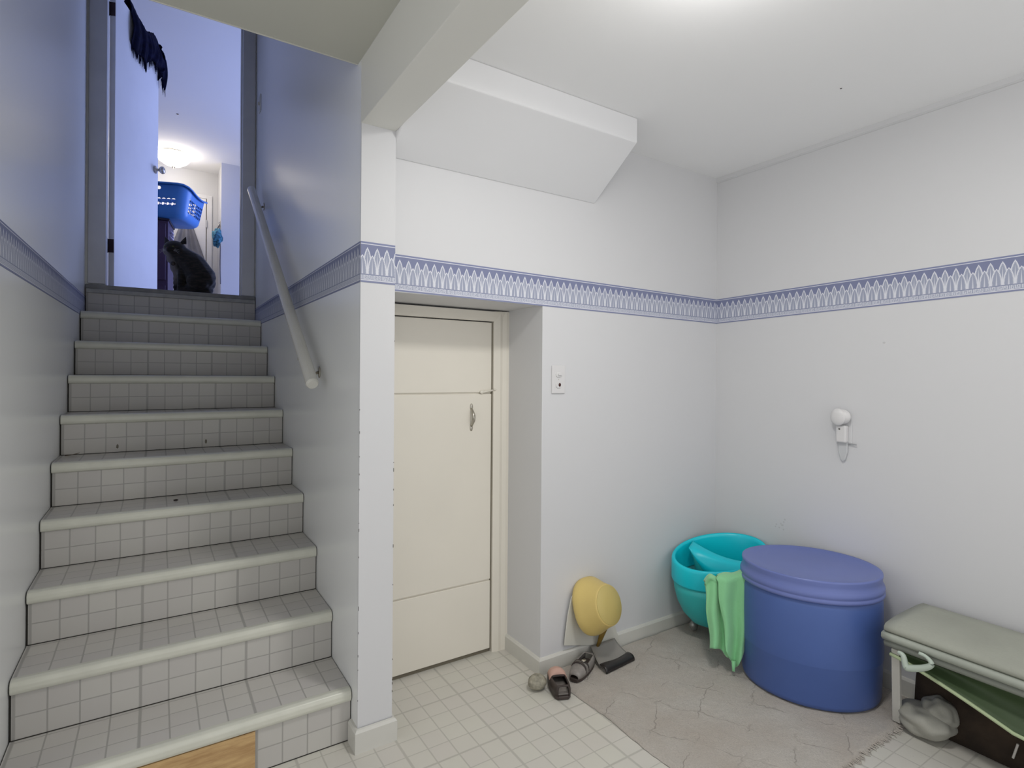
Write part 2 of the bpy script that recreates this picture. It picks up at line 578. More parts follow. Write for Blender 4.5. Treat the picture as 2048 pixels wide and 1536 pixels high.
y0 = YN + 9 * RUN
r = obj('riser', bx(XL + .007, XC - .004, 0, .012, 0, RISE - .04), M['riser'], None); r.location = (0, y0 + .012, 9 * RISE)
r.parent = st; r.matrix_parent_inverse = Matrix.Translation((-XL, -YN, 0))
obj('landing_nosing', bx(XL + .006, XC - .004, y0, y0 + .03, ZH - .033, ZH - .006), mat('worn_nosing', (.33, .33, .32), .4, var=.12, scale=25), st, bevel=.004)
obj('door_sill', bx(XL + .004, XC - .003, y0 + .008, YH + .0, ZH - .006, ZH + .022), mat('worn_sill', (.20, .20, .20), .5, var=.15, scale=20), st, bevel=.004)
# bare board where the tiles of the first riser are missing
wm = bpy.data.materials.new('bare_plywood'); t = Nt(wm)
c = t.coord('Object')
mp = t.n('ShaderNodeMapping'); t.put(mp.inputs[0], c); mp.inputs['Scale'].default_value = (3, 10, 22)
gr = t.noise(mp.outputs[0], 2.2, 6, .65)
t.col(t.mix(t.rng(gr, .3, .7, 0, 1), (.34, .19, .075), (.62, .42, .20)))
t.b.inputs['Roughness'].default_value = .5
M['ply'] = wm
obj('bare_board', bx(-.20, .289, YN + .009, YN + .0155, .002, RISE - .046), wm, st)
# chips in the tiles of the fifth riser
M['chip'] = mat('chip', (.10, .09, .07), .8)
for px_, py_ in ((235, 893), (412, 883)):
    p = on(px_, py_, 'Y', YN + 4 * RUN + .014)
    bm = bmesh.new(); ball(bm, p, (.005, .0015, .011), n=1, jit=.5)
    obj('chip_mark', bm, M['chip'], st)
# litter on the treads
leaf = bmesh.new()
p = Vector((-.325, 3.295, 5 * RISE + .001))
grid(leaf, lambda u, v: p + Vector(((u - .5) * .055, (v - .5) * .02 * math.sin(math.pi * min(1, max(0, u * .96 + .02))), .004 + .010 * u * u + .004 * (v - .5) ** 2)), 8, 3)
tag(obj('dry_leaf', leaf, mat('dry_leaf', (.09, .065, .04), .8), solid=.0015), 'curled brown dry leaf scrap at the left end of a tread', 'leaf')
bm = bmesh.new(); p = on(352, 1000, 'Z', 4 * RISE + .004)
ball(bm, p, (.010, .005, .004), n=2, jit=.4)
tag(obj('debris_crumb', bm, mat('crumb', (.04, .03, .025), .8)), 'small dark crumb lying mid tread below the leaf scrap', 'crumb')

# ------------------------------------------------------------------ upstairs doorway and hall
OX0, OX1 = -.272, .523
bm = bmesh.new()
box(bm, -1.6, OX0, YH, YH + .11, ZH, ZU); box(bm, OX1, 3.1, YH, YH + .11, ZH, ZU); box(bm, OX0, OX1, YH, YH + .11, 3.96, ZU)
struct('wall_hall_near', bm, M['stairwall'])
hf = struct('floor_hall', bx(-1.6, 3.1, YH + .0, 9.4, ZH - .15, ZH), mat('hall_floor', (.42, .36, .30), .5))
struct('wall_hall_left', bx(-1.6, -1.5, YH + .11, 9.4, ZH, ZU), M['wall'])
struct('wall_hall_right', bx(3.0, 3.1, YH + .11, 9.4, ZH, ZU), M['wall'])
bm = bmesh.new(); box(bm, -1.6, .78, 9.283, 9.4, ZH, ZU)
wf = struct('wall_hall_far', bm, M['wall'])
struct('wall_hall_stub', bx(.765, 3.0, 8.74, 9.4, ZH, ZU), M['wall'])
tr = empty('trim_3', (0, YH, ZH), kind='structure')
bm = bx(-.368, OX0, YH - .018, YH, ZH + .03, 4.03)
obj('door_casing', bm, M['jamb'], tr, bevel=.006)
bm = bx(OX1, XC - .006, YH - .018, YH, ZH + .022, 4.03)
obj('door_casing', bm, M['jamb'], tr, bevel=.006)
obj('door_casing', bx(OX0, OX1, YH - .018, YH, 3.95, 4.03), M['jamb'], tr, bevel=.006)
obj('door_stop', bx(OX1 - .008, OX1 - .0, YH + .02, YH + .06, ZH + .022, 3.95), M['jamb'], tr)
# door leaf standing open
ANG = R(71.2)
hx_, hy_ = -.236, 4.575
d2 = empty('door_2', (hx_, hy_, ZH), kind='structure', rz=ANG)
LW, LH, LT = .765, 2.035, .035
M['leaf'] = mat('white_leaf_paint', (.78, .78, .80), .42, var=.02)
# local frame: x along leaf, y towards the hidden face
def inloc(o, parent):
    o.parent = parent; o.matrix_parent_inverse = Matrix.Identity(4); return o
inloc(obj('door_leaf', bx(0, LW, .001, LT, .028, LH), M['leaf'], bevel=.002), d2)
bm = bmesh.new(); box(bm, -.0015, .0, .003, LT - .002, .03, LH - .001)
inloc(obj('leaf_edge', bm, M['jamb']), d2)
M['hinge'] = mat('dark_bronze_hinge', (.035, .018, .02), .45, metal=.6)
for z in (.31, 1.90):
    bm = bmesh.new(); box(bm, -.004, -.001, .002, LT + .006, z - .045, z + .045)
    tube(bm, [(-.004, LT + .006, z - .047), (-.004, LT + .006, z + .047)], .006, 10)
    inloc(obj('hinge', bm, M['hinge']), d2)
M['knob'] = mat('pale_satin_knob', (.50, .48, .44), .25, metal=.7)
KZ = 1.075
kb = bmesh.new()
prof = [(.030, 0), (.030, -.006), (.012, -.010), (.010, -.028), (.022, -.036), (.029, -.048), (.028, -.060), (.018, -.068), (.004, -.070)]
rs = [[(LW - .065 + r_ * math.cos(2 * math.pi * k / 24), d_, KZ + r_ * math.sin(2 * math.pi * k / 24)) for k in range(24)] for r_, d_ in prof]
rings(kb, rs)
inloc(obj('door_knob', kb, M['knob'], smooth=True), d2)
bm = bmesh.new()
rs = [[(LW - .065 + r_ * math.cos(2 * math.pi * k / 24), LT + d_, KZ + r_ * math.sin(2 * math.pi * k / 24)) for k in range(24)] for r_, d_ in [(a, -b) for a, b in prof]]
rings(bm, rs)
inloc(obj('door_knob', bm, M['knob'], smooth=True), d2)
inloc(obj('latch_plate', bx(LW, LW + .002, .006, LT - .006, KZ - .06, KZ + .06), M['hinge']), d2)

# far door in the hall
d3 = empty('door_3', (.2, 9.283, ZH), kind='structure')
obj('door_leaf', bx(-.20, .612, 9.250, 9.28, ZH + .005, 3.895), M['leaf'], d3, bevel=.002)
bm = bmesh.new(); box(bm, .622, .692, 9.262, 9.283, ZH, 3.955); box(bm, -.28, -.21, 9.262, 9.283, ZH, 3.955); box(bm, -.21, .622, 9.262, 9.283, 3.905, 3.955)
obj('door_casing', bm, mat('hall_casing', (.74, .74, .75), .4), d3, bevel=.004)
obj('hinge', bx(.606, .626, 9.243, 9.262, 3.48, 3.59), mat('hall_hinge', (.55, .55, .56), .4), d3)
obj('gap', bx(.612, .622, 9.258, 9.28, ZH, 3.9), M['gap'], d3)
# hall ceiling lamp
lamp = empty('ceiling_lamp', (.19, 8.70, ZU), 'glowing frosted dome ceiling lamp with a small finial in the upstairs hall', 'lamp')
bm = lathe(bmesh.new(), [(.10, ZU), (.16, ZU - .01), (.165, ZU - .025), (.14, ZU - .03)], .19, 8.70, 32)
obj('lamp_base', bm, M['nickel'], lamp, smooth=True)
em = bpy.data.materials.new('frosted_glass_glow'); t = Nt(em)
t.col((.9, .88, .82)); t.b.inputs['Emission Color'].default_value = (1, .93, .80, 1); t.b.inputs['Emission Strength'].default_value = 7.0
bm = lathe(bmesh.new(), [(.195, ZU - .03), (.21, ZU - .045), (.20, ZU - .075), (.165, ZU - .12), (.10, ZU - .165), (.03, ZU - .185), (.012, ZU - .187)], .19, 8.70, 40)
gl = obj('lamp_shade', bm, em, lamp, smooth=True)
gl.visible_shadow = True
bm = lathe(bmesh.new(), [(.012, ZU - .183), (.024, ZU - .188), (.018, ZU - .200), (.006, ZU - .212), (.001, ZU - .222)], .19, 8.70, 20)
obj('finial', bm, M['nickel'], lamp, smooth=True)
bm = bmesh.new(); ball(bm, on(355, 228, 'Z', ZU), (.014, .014, .006), n=2)
tag(obj('ceiling_hook', bm, M['hinge']), 'tiny dark screw hook in the hall ceiling above the open door', 'hook')

# shawl over the top of the open leaf -----------------------------------
nv = mat('navy_wool', (.005, .006, .024), .95, var=.5, scale=30, bump=.4, bscale=120, spec=.1)
M['navy'] = nv
sh = empty('fringed_shawl', (hx_, hy_, ZH + LH), 'navy blue fringed shawl draped over the top of the open upstairs door', 'shawl', rz=ANG)
rnd = random.Random(3)
def shawl(u, v):
    x = .22 + u * (.60 + .03)                        # along the leaf
    hang = .13 + .13 * (.5 + .5 * math.sin(u * 5.2 + .4)) * (1 - .3 * u) + .02 * math.sin(u * 19) + .11 * max(0, u - .80) * 5
    back = .12 + .03 * math.sin(u * 8)
    puff = .045 + .025 * math.sin(u * 9 + 1) + .030 * max(0, math.sin((u - .55) * 7))
    w_ = .006 * math.sin(u * 34 + v * 4) + .005 * math.sin(u * 61)
    if v < .45:
        q = 1 - v / .45
        return Vector((x + .02 * q * math.sin(u * 7), -.010 - .012 * math.sin(q * 3.1) * (1 + puff * 10) + w_, LH + .006 - hang * q))
    if v < .65:
        q = (v - .45) / .2
        return Vector((x, -.012 + (LT + .022) * q, LH + .008 + puff * math.sin(math.pi * q) + abs(w_)))
    q = (v - .65) / .35
    return Vector((x, LT + .012 + w_, LH + .006 - back * q))
inloc(obj('shawl_cloth', grid(bmesh.new(), shawl, 90, 26), nv, smooth=True, solid=.006), sh)
bm = bmesh.new()
for k in range(72):
    u = k / 71
    p = shawl(u, 0) - Vector((0, 0, ZH * 0)); L = rnd.uniform(.035, .075)
    q = p + Vector((rnd.uniform(-.006, .006), -.001, -L))
    tube(bm, [p + Vector((0, 0, .004)), (p + q) / 2 + Vector((rnd.uniform(-.003, .003), 0, 0)), q], [.0028, .0024, .0012], 5)
fr_ = inloc(obj('fringe', bm, nv), sh)
for o_ in sh.children: pass
sh.location = (hx_, hy_, ZH)
# bunch of cloth poking past the free edge
bm = bmesh.new()
def flap(u, v):
    a = v * 1.0
    return Vector((LW - .02 + .075 * math.sin(math.pi * min(1, v * 1.15)) * (.5 + .5 * u) , -.03 + .06 * u + .012 * math.sin(v * 17 + u * 5), LH + .045 - .26 * v + .02 * math.sin(u * 9)))
grid(bm, flap, 14, 24)
inloc(obj('shawl_corner', bm, nv, smooth=True, solid=.006), sh)
bm = bmesh.new()
for k in range(9):
    p = flap(k / 8, 1.0); tube(bm, [p, p + Vector((rnd.uniform(-.004, .012), 0, -.045 - rnd.uniform(0, .03)))], [.003, .0012], 5)
inloc(obj('fringe', bm, nv), sh)

# ------------------------------------------------------------------ hall things
# tall dark cabinet carrying the laundry basket
dp = mat('dark_plum_laminate', (.055, .028, .075), .45, var=.12)
A = deep(337, 437, 5.2)
cab = empty('tall_cabinet', (A.x, A.y, ZH), 'dark plum tall narrow cabinet behind the cat carrying a blue basket', 'cabinet', rz=R(-8))
ch = A.z - ZH - .002
inloc(obj('cabinet_body', bx(-.42, 0, 0, .36, 0, ch - .02), dp, bevel=.006), cab)
inloc(obj('cabinet_top', bx(-.43, .01, -.01, .37, ch - .02, ch), mat('plum_top', (.02, .012, .03), .4), bevel=.005), cab)
inloc(obj('drawer_front', bx(-.40, -.02, -.012, 0, .33, ch - .05), dp, bevel=.003), cab)
inloc(obj('drawer_front', bx(-.40, -.02, -.012, 0, .04, .28), dp, bevel=.003), cab)
bm = bmesh.new()
for k in range(7):
    z = ch - .10 - k * .030
    tube(bm, [(.012, .08 + .05 * math.sin(k * 2.2), z), (.022, .15, z - .006), (.012, .22 + .02 * math.sin(k), z + .008)], [.004, .008, .004], 6)
inloc(obj('ruffled_ribbon', bm, mat('pale_lilac_ribbon', (.45, .42, .55), .6), smooth=True), cab)

# laundry basket with holes ------------------------------------------------
bb = mat('blue_basket_plastic', (.06, .24, .66), .35, var=.05)
bk = empty('laundry_basket', (0, 0, 0), 'blue plastic laundry basket with oval holes sitting on the dark cabinet', 'basket')
BA, BB, BH = .31, .265, .305
def bpt(u, v, off=0.0):
    """u round the basket 0..1, v height 0..1"""
    k = .82 + .18 * v ** .8
    if v < .12: k -= .08 * (1 - v / .12) ** 2
    a_, b_, r_ = BA * k + off, BB * k + off, .10 * k
    segs = [(b_ - r_, 0), (r_ * math.pi / 2, 1), (2 * (a_ - r_), 0), (r_ * math.pi / 2, 1), (2 * (b_ - r_), 0), (r_ * math.pi / 2, 1), (2 * (a_ - r_), 0), (r_ * math.pi / 2, 1), (b_ - r_, 0)]
    L_ = (u % 1) * sum(q[0] for q in segs); p_ = Vector((a_, 0)); h_ = math.pi / 2
    for d_, arc in segs:
        q_ = min(L_, d_)
        if arc:
            c_ = p_ + Vector((-math.sin(h_), math.cos(h_))) * r_; th = q_ / r_
            p_ = c_ + Vector((math.sin(h_ + th), -math.cos(h_ + th))) * r_; h_ += th
        else:
            p_ = p_ + Vector((math.cos(h_), math.sin(h_))) * q_
        L_ -= q_
        if L_ <= 1e-9: break
    x, y = p_
    dip = .055 * max(0, abs(x) / a_ - .72) / .28 * v ** 3 * max(0, 1 - (y / b_) ** 2)
    return Vector((x, y, BH * v - dip))
bm = bmesh.new()
NU = 48; vs = [0, .05, .12, .22, .34, .46, .58, .70, .80, .92, 1.0]
vc = {}
def V_(u, v):
    key = (round(u % 1, 5), round(v, 5))
    if key not in vc: vc[key] = bm.verts.new(bpt(u, v))
    return vc[key]
for i in range(NU):
    u0, u1 = i / NU, (i + 1) / NU
    um = (u0 + u1) / 2
    tq = 2 * math.pi * um
    pm = bpt(um, .5)
    longside = abs(pm.y) > BB * .86 and abs(pm.x) < BA * .66
    endside = abs(pm.x) > BA * .86 and abs(pm.y) < BB * .60
    for j in range(len(vs) - 1):
        v0, v1 = vs[j], vs[j + 1]
        hole = (longside and (j in (4, 5) or (pm.y > 0 and 3 < j < 9))) or (endside and j in (3, 4, 5, 6)) or (j == 8 and abs(pm.y) > BB * .86 and abs(pm.x) < .09)
        if hole:
            cor = [(u0, v0), (u1, v0), (u1, v1), (u0, v1)]
            outer = []
            for a in range(4):
                (ua, va), (ub, vb) = cor[a], cor[(a + 1) % 4]
                outer.append((ua, va)); outer.append(((ua + ub) / 2, (va + vb) / 2))
            # only corners shared with neighbours: use a fan frame on the 4 corners
            inner = []
            for a in range(12):
                th = -3 * math.pi / 4 + 2 * math.pi * a / 12
                inner.append(bm.verts.new(bpt(um + math.cos(th) * (u1 - u0) * .46, (v0 + v1) / 2 + math.sin(th) * (v1 - v0) * .44)))
            c4 = [V_(*q) for q in cor]
            for a in range(4):
                s_ = a * 3
                bm.faces.new((c4[a], inner[s_], inner[(s_ - 0) % 12], c4[a])) if False else None
                x0, x1, x2, x3 = (inner[(s_ + q) % 12] for q in range(4))
                n1, n2 = c4[a], c4[(a + 1) % 4]
                bm.faces.new((n1, n2, x3, x2)); bm.faces.new((n1, x2, x1)); bm.faces.new((n1, x1, x0))
        else:
            bm.faces.new((V_(u0, v0), V_(u1, v0), V_(u1, v1), V_(u0, v1)))
bm.faces.new([V_(i / NU, 0) for i in range(NU)][::-1])
BC = deep(362, 438, 5.2)
near = BC
by = R(-22)
ctr = Vector((near.x, near.y, 0)) + Matrix.Rotation(by, 3, 'Z') @ Vector((-.235, .205, 0))
bk.location = (ctr.x, ctr.y, A.z + .001); bk.rotation_euler = (0, 0, by)
inloc(obj('basket_body', bm, bb, smooth=True, solid=.004), bk)
bm = bmesh.new()
rs = []
for i in range(NU):
    u = i / NU; p = bpt(u, 1.0); n_ = Vector((p.x, p.y, 0)).normalized()
    q = [(0, -.004), (0, .006), (.022, .006), (.030, .0), (.028, -.012), (.024, -.012), (.022, -.002)]
    rs.append([p + n_ * a + Vector((0, 0, b)) for a, b in q])
rs.append(rs[0])
rings(bm, rs, False, False)
inloc(obj('basket_rim', bm, bb, smooth=True), bk)

# grey garment hanging behind the basket
gm = mat('grey_cloth', (.20, .20, .22), .85, var=.15, bump=.3)
def garment(u, v):
    a = on(373, 425 + 135 * v, 'Y', 9.19); wv = .02 + .33 * v
    x = (u - .5) * 2 * wv
    return a + Vector((x * .95, -.03 * math.sin(u * 16) * (.3 + v), 0))
a = on(373, 425, 'Y', 9.19)
hk = empty('hanging_garment', a, 'grey cloth garment hanging in a widening drape on the far door below the blue basket', 'garment')
obj('garment_cloth', grid(bmesh.new(), garment, 36, 12), gm, hk, smooth=True, solid=.004)
obj('hanger_hook', tube(bmesh.new(), [a + Vector((0, 0, -.01)), a + Vector((0, 0, .04)), a + Vector((0, .06, .05))], .004, 6), M['knob'], hk)

# teal bandana with strings on the hall corner
tl = mat('teal_print_cloth', (.05, .19, .28), .8, var=.9, scale=38)
hkp = Vector((.757, 8.95, on(439, 449, 'X', .757).z))
hkp = on(439.5, 449, 'X', .757)
bag = empty('hanging_pouch', hkp, 'teal patterned cloth pouch with long strings hanging on a hall hook', 'pouch')
bm = bmesh.new(); pc = on(434, 475, 'X', .70)
ball(bm, pc, (.055, .10, .125), n=3, jit=.55)
obj('pouch_cloth', bm, tl, bag, smooth=True)
bm = bmesh.new(); s0 = on(440, 462, 'X', .748)
tube(bm, [hkp, s0, on(440.5, 500, 'X', .75), on(440, 530, 'X', .75), on(441, 568, 'X', .75)], .006, 6)
tube(bm, [hkp, on(428, 470, 'X', .73), on(426.5, 499, 'X', .72)], .007, 6)
obj('string', bm, mat('grey_string', (.10, .10, .12), .8), bag)
bm = bmesh.new()
tube(bm, [hkp + Vector((.008, 0, .03)), hkp + Vector((-.012, 0, .02)), hkp + Vector((-.016, 0, -.01)), hkp + Vector((-.004, 0, -.02))], .005, 8)
box(bm, hkp.x + .002, hkp.x + .008, hkp.y - .012, hkp.y + .012, hkp.z - .03, hkp.z + .05)
tag(obj('wall_hook', bm, M['knob']), 'small metal wall hook holding the teal pouch in the hall', 'hook')

# ------------------------------------------------------------------ cat
ca = Vector((math.cos(YAW), -math.sin(YAW), 0)); cd = Vector((math.sin(YAW), math.cos(YAW), 0)); cu = Vector((0, 0, 1))
O = Vector((.22, 4.66, ZH))
S = 4.04 / F
def cp(px, py, d=0.0):
    """px,py measured on the sitting cat at its own distance"""
    return deep(px, py, 4.04 + d)
fm = bpy.data.materials.new('tabby_fur'); t = Nt(fm)
c = t.pos(); nz = t.noise(c, 26, 4)
dt = t.n('ShaderNodeVectorMath', operation='DOT_PRODUCT'); t.put(dt.inputs[0], c); dt.inputs[1].default_value = ca
dd = t.n('ShaderNodeVectorMath', operation='DOT_PRODUCT'); t.put(dd.inputs[0], c); dd.inputs[1].default_value = cd
bib = cp(350, 535); 
du = t.sub(dt.outputs['Value'], float(bib.dot(ca))); dz = t.sub(t.xyz(c)[2], float(bib.z)); ddp = t.sub(dd.outputs['Value'], float(bib.dot(cd)))
e = t.add(t.m('POWER', t.ab(t.div(t.add(du, t.mul(dz, .25)), .058)), 2.0), t.m('POWER', t.ab(t.div(dz, .13)), 2.0))
mk = t.mul(t.rng(t.add(e, t.mul(nz, .9)), .9, 1.7, 1, 0), t.rng(ddp, .0, .05, 1, 0))
stripe = t.rng(t.noise(t.vec(t.mul(dt.outputs['Value'], 1.0), t.mul(t.xyz(c)[2], 3.0), 0), 24, 3), .45, .6, 0, 1)
fur = t.mix(stripe, (.007, .006, .005), (.024, .018, .014))
t.col(t.mix(mk, fur, (.15, .135, .13)))
t.b.inputs['Roughness'].default_value = .9; t.b.inputs['Sheen Weight'].default_value = .15
t.bump(t.noise(c, 300, 2), .5, .003)
cat = empty('cat', (O.x, O.y, ZH), 'dark tabby cat with pale chest sitting at the top of the stairs', 'cat')
bm = bmesh.new()
def capsule(bm, a, b, ra, rb, n=7):
    for k in range(n):
        q = k / (n - 1); ball(bm, a.lerp(b, q), (ra + (rb - ra) * q,) * 3, n=2)
capsule(bm, cp(403, 555), cp(386, 530, -.005), .098, .092)
capsule(bm, cp(386, 530, -.005), cp(364, 512, -.03), .090, .070)
ball(bm, cp(396, 563, -.05), (.078, .055, .062), n=2)              # near thigh
ball(bm, cp(410, 566, .03), (.075, .055, .062), n=2)
ball(bm, cp(358, 532, -.025), (.060, .055, .075), n=2)              # chest
ball(bm, cp(354, 519, -.035), (.070, .052, .045), n=2)              # ruff
hd = cp(350, 498, -.06)
ball(bm, hd, (.074, .066, .060), n=3)
ball(bm, hd + cu * -.020 - ca * .042 - cd * .01, (.036, .038, .034), n=2)   # cheeks
ball(bm, hd + cu * -.020 + ca * .040 - cd * .01, (.038, .038, .034), n=2)
ball(bm, hd + cu * -.020 - cd * .052 - ca * .008, (.026, .028, .020), n=2)      # muzzle
ball(bm, hd + cu * .0 - cd * .050 - ca * .006, (.012, .022, .016), n=2)       # nose bridge
ball(bm, cp(398, 580, 0), (.098, .075, .065), n=2)                  # belly and rump on the floor
ball(bm, cp(378, 586, -.02), (.085, .060, .060), n=2)
ball(bm, cp(366, 575, -.02), (.040, .035, .075), n=2)
capsule(bm, cp(363, 542, -.05), cp(359, 592, -.07), .030, .019)     # front legs
capsule(bm, cp(354, 540, -.02), cp(351, 592, -.04), .028, .018)
ball(bm, cp(357, 597, -.09), (.020, .028, .014), n=2); ball(bm, cp(349, 597, -.06), (.020, .028, .014), n=2)
ball(bm, cp(392, 598, -.09), (.045, .024, .016), n=2)              # hind paw
capsule(bm, cp(426, 594, .02), cp(405, 598, -.08), .018, .014)     # tail wrapped
capsule(bm, cp(405, 598, -.08), cp(376, 599, -.12), .014, .011)
body = obj('cat_body', bm, fm, cat, smooth=True)
m = body.modifiers.new('r', 'REMESH'); m.mode = 'VOXEL'; m.voxel_size = .006; m.use_smooth_shade = True
m = body.modifiers.new('s', 'SMOOTH'); m.factor = .6; m.iterations = 6
def ear(side):
    bm = bmesh.new(); b = hd + ca * (.050 * side) + cu * .036 + cd * .005
    tip = b + ca * (.024 * side) + cu * .052
    rs = []
    for q, r_ in ((0, .030), (.35, .022), (.7, .012), (1, .002)):
        cc = b.lerp(tip, q)
        rs.append([cc + ca * (r_ * math.cos(2 * math.pi * k / 10)) + (cd * .5 + cu * .1 * side) * (r_ * math.sin(2 * math.pi * k / 10)) for k in range(10)])
    rings(bm, rs)
    obj('ear', bm, fm, cat, smooth=True)
ear(-1); ear(1)
ey = mat('cat_eye', (.10, .11, .03), .15)
for s_ in (-1, 1):
    bm = bmesh.new(); ball(bm, hd + ca * (.028 * s_ - .006) + cu * .006 - cd * .058, (.0075, .005, .006), n=2)
    obj('eye', bm, ey, cat, smooth=True)
bm = bmesh.new(); ball(bm, hd + cu * -.008 - cd * .078 - ca * .008, (.006, .005, .005), n=2)
obj('nose', bm, mat('cat_nose', (.05, .02, .02), .4), cat, smooth=True)
bm = bmesh.new(); ball(bm, cp(346, 527, -.085), (.016, .006, .016), n=2)
obj('collar_tag', bm, mat('dark_collar_tag', (.03, .02, .02), .4), cat, smooth=True)
bm = bmesh.new()
for s_ in (-1, 1):
    for k in range(3):
        p = hd - cd * .055 + ca * (.012 * s_ - .008) - cu * .016
        tube(bm, [p, p + ca * (.035 * s_) + cu * (-.012 + .008 * k), p + ca * (.06 * s_) + cu * (-.028 + .012 * k)], [.0007, .0006, .0003], 4)
obj('whiskers', bm, mat('whisker', (.6, .6, .6), .5), cat)

# ------------------------------------------------------------------ handrail
hr = empty('handrail', (.57, 2.4, 1.31), 'white round wooden handrail sloping up the right stair wall', 'handrail')
rp = mat('rail_paint', (.66, .65, .60), .25, var=.04)
p0, p1 = Vector((.548, 2.37, 1.300)), Vector((.548, 4.17, 2.612))
bm = tube(bmesh.new(), [p0, p0.lerp(p1, .004), p0.lerp(p1, .5), p0.lerp(p1, .996), p1], [.021, .026, .026, .026, .018], 24)
obj('rail', bm, rp, hr, smooth=False, bevel=.002, angle=30)
for f_ in (.075, .93):
    c_ = p0.lerp(p1, f_)
    bm = bmesh.new()
    tube(bm, [(XC - .004, c_.y + .02, c_.z - .045), (XC - .022, c_.y + .015, c_.z - .052), (c_.x + .01, c_.y + .005, c_.z - .045), (c_.x, c_.y, c_.z - .024)], [.007, .006, .006, .007], 10)
    ball(bm, (XC - .003, c_.y + .02, c_.z - .045), (.004, .020, .028), n=2)
    obj('bracket', bm, M['nickel'], hr, smooth=True)
bm = bmesh.new(); ball(bm, p0.lerp(p1, .09) + Vector((-.024, 0, -.008)), (.004, .008, .008), n=2)
obj('screw_plug', bm, M['knob'], hr, smooth=True)
# light switch high on the stair wall, seen edge-on
sp = on(521, 208, 'X', XC)
sw = empty('light_switch', (XC, sp.y, sp.z), 'small white switch plate near the upstairs door frame, seen edge-on', 'light switch')
obj('switch_plate', bx(XC - .007, XC - .0003, sp.y - .035, sp.y + .035, sp.z - .058, sp.z + .058), rp, sw, bevel=.003)
obj('toggle', bx(XC - .017, XC - .007, sp.y - .005, sp.y + .005, sp.z - .012, sp.z + .012), rp, sw, bevel=.002)

# ------------------------------------------------------------------ wall plate beside the recess
pl = mat('white_plastic', (.67, .66, .66), .35, var=.01)
x0, x1, z0, z1 = 1.513, 1.588, 1.263, 1.391
ou = empty('switch_with_pilot_light', (1.55, YD, 1.32), 'white wall switch plate with dark red pilot light beside the recessed door', 'light switch')
obj('cover_plate', bx(x0, x1, YD - .0065, YD - .0003, z0, z1), pl, ou, bevel=.003)
mx_ = (x0 + x1) / 2
def octo(cx, cz, a, b, y0, y1, cut=.35):
    pts = [(cx - a, cz - b * cut), (cx - a * .55, cz - b), (cx + a * .55, cz - b), (cx + a, cz - b * cut), (cx + a, cz + b * cut), (cx + a * .55, cz + b), (cx - a * .55, cz + b), (cx - a, cz + b * cut)]
    return extrude_poly(bmesh.new(), pts, y0, y1, 'Y')
obj('switch_insert', octo(mx_, 1.349, .017, .012, YD - .010, YD - .006), pl, ou, bevel=.001)
obj('rocker', bx(mx_ - .006, mx_ + .012, YD - .016, YD - .010, 1.346, 1.353), pl, ou, bevel=.001)
obj('lens_insert', octo(mx_, 1.302, .017, .014, YD - .010, YD - .006), pl, ou, bevel=.001)
bm = bmesh.new(); ball(bm, (mx_ + .003, YD - .0105, 1.303), (.0065, .004, .0085), n=3)
obj('pilot_lens', bm, mat('dark_red_lens', (.05, .008, .006), .2), ou, smooth=True)
bm = bmesh.new(); ball(bm, (mx_, YD - .007, 1.327), (.002, .0012, .002), n=2)
obj('screw', bm, M['nickel'], ou)

# ------------------------------------------------------------------ night light on the right wall
nl = empty('night_light', (XR, 1.31, 1.10), 'small white plug-in night light with round shade on the right wall', 'night light')
yc = 1.316
obj('outlet_plate', bx(XR - .005, XR - .0003, yc - .036, yc + .036, 1.04, 1.165), mat('outlet_plate', (.64, .64, .65), .4, var=.01), nl, bevel=.003)
bm = bx(XR - .035, XR - .005, yc - .024, yc + .022, 1.045, 1.125)
obj('plug_body', bm, pl, nl, bevel=.008)
bm = bmesh.new()
ball(bm, (XR - .045, yc + .006, 1.163), (.014, .033, .040), n=3); ball(bm, (XR - .030, yc - .006, 1.165), (.022, .037, .034), n=3)
obj('shade', bm, pl, nl, smooth=True)
bm = extrude_poly(bmesh.new(), [(yc - .022, 1.06), (yc + .022, 1.06), (yc + .020, 1.0), (yc + .010, .965), (yc, .955), (yc - .010, .965), (yc - .020, 1.0)], XR - .014, XR - .0003, 'X')
obj('tapered_tail', bm, mat('tail_grey', (.54, .55, .56), .4), nl, bevel=.004)  # flat grey tapering shape on the wall below the plug
obj('prong_lever', tube(bmesh.new(), [(XR - .008, yc - .022, 1.042), (XR - .014, yc - .060, 1.040)], [.004, .0025], 8), mat('lever', (.35, .36, .37), .4), nl)
bm = bmesh.new(); ball(bm, (XR - .036, yc + .004, 1.108), (.003, .004, .003), n=2)
obj('sensor_hole', bm, M['dark'], nl)

# wall marks
bm = bmesh.new()
p = on(1768, 685, 'X', XR); ball(bm, p, (.002, .006, .004), n=2, jit=.4)
for k in range(9):
    p = on(1560 + random.uniform(-10, 10), 1048 + random.uniform(-12, 12), 'X', XR); ball(bm, p, (.0006, .005, .005), n=1, jit=.6)
obj('scuff_mark', bm, mat('scuff', (.56, .56, .565), .8), wr)
bm = bmesh.new(); p = on(1682, 177, 'Z', ZC); ball(bm, p, (.004, .004, .001), n=2)
tag(obj('ceiling_speck', bm, M['dark']), 'single black speck on the white ceiling of the room', 'speck')

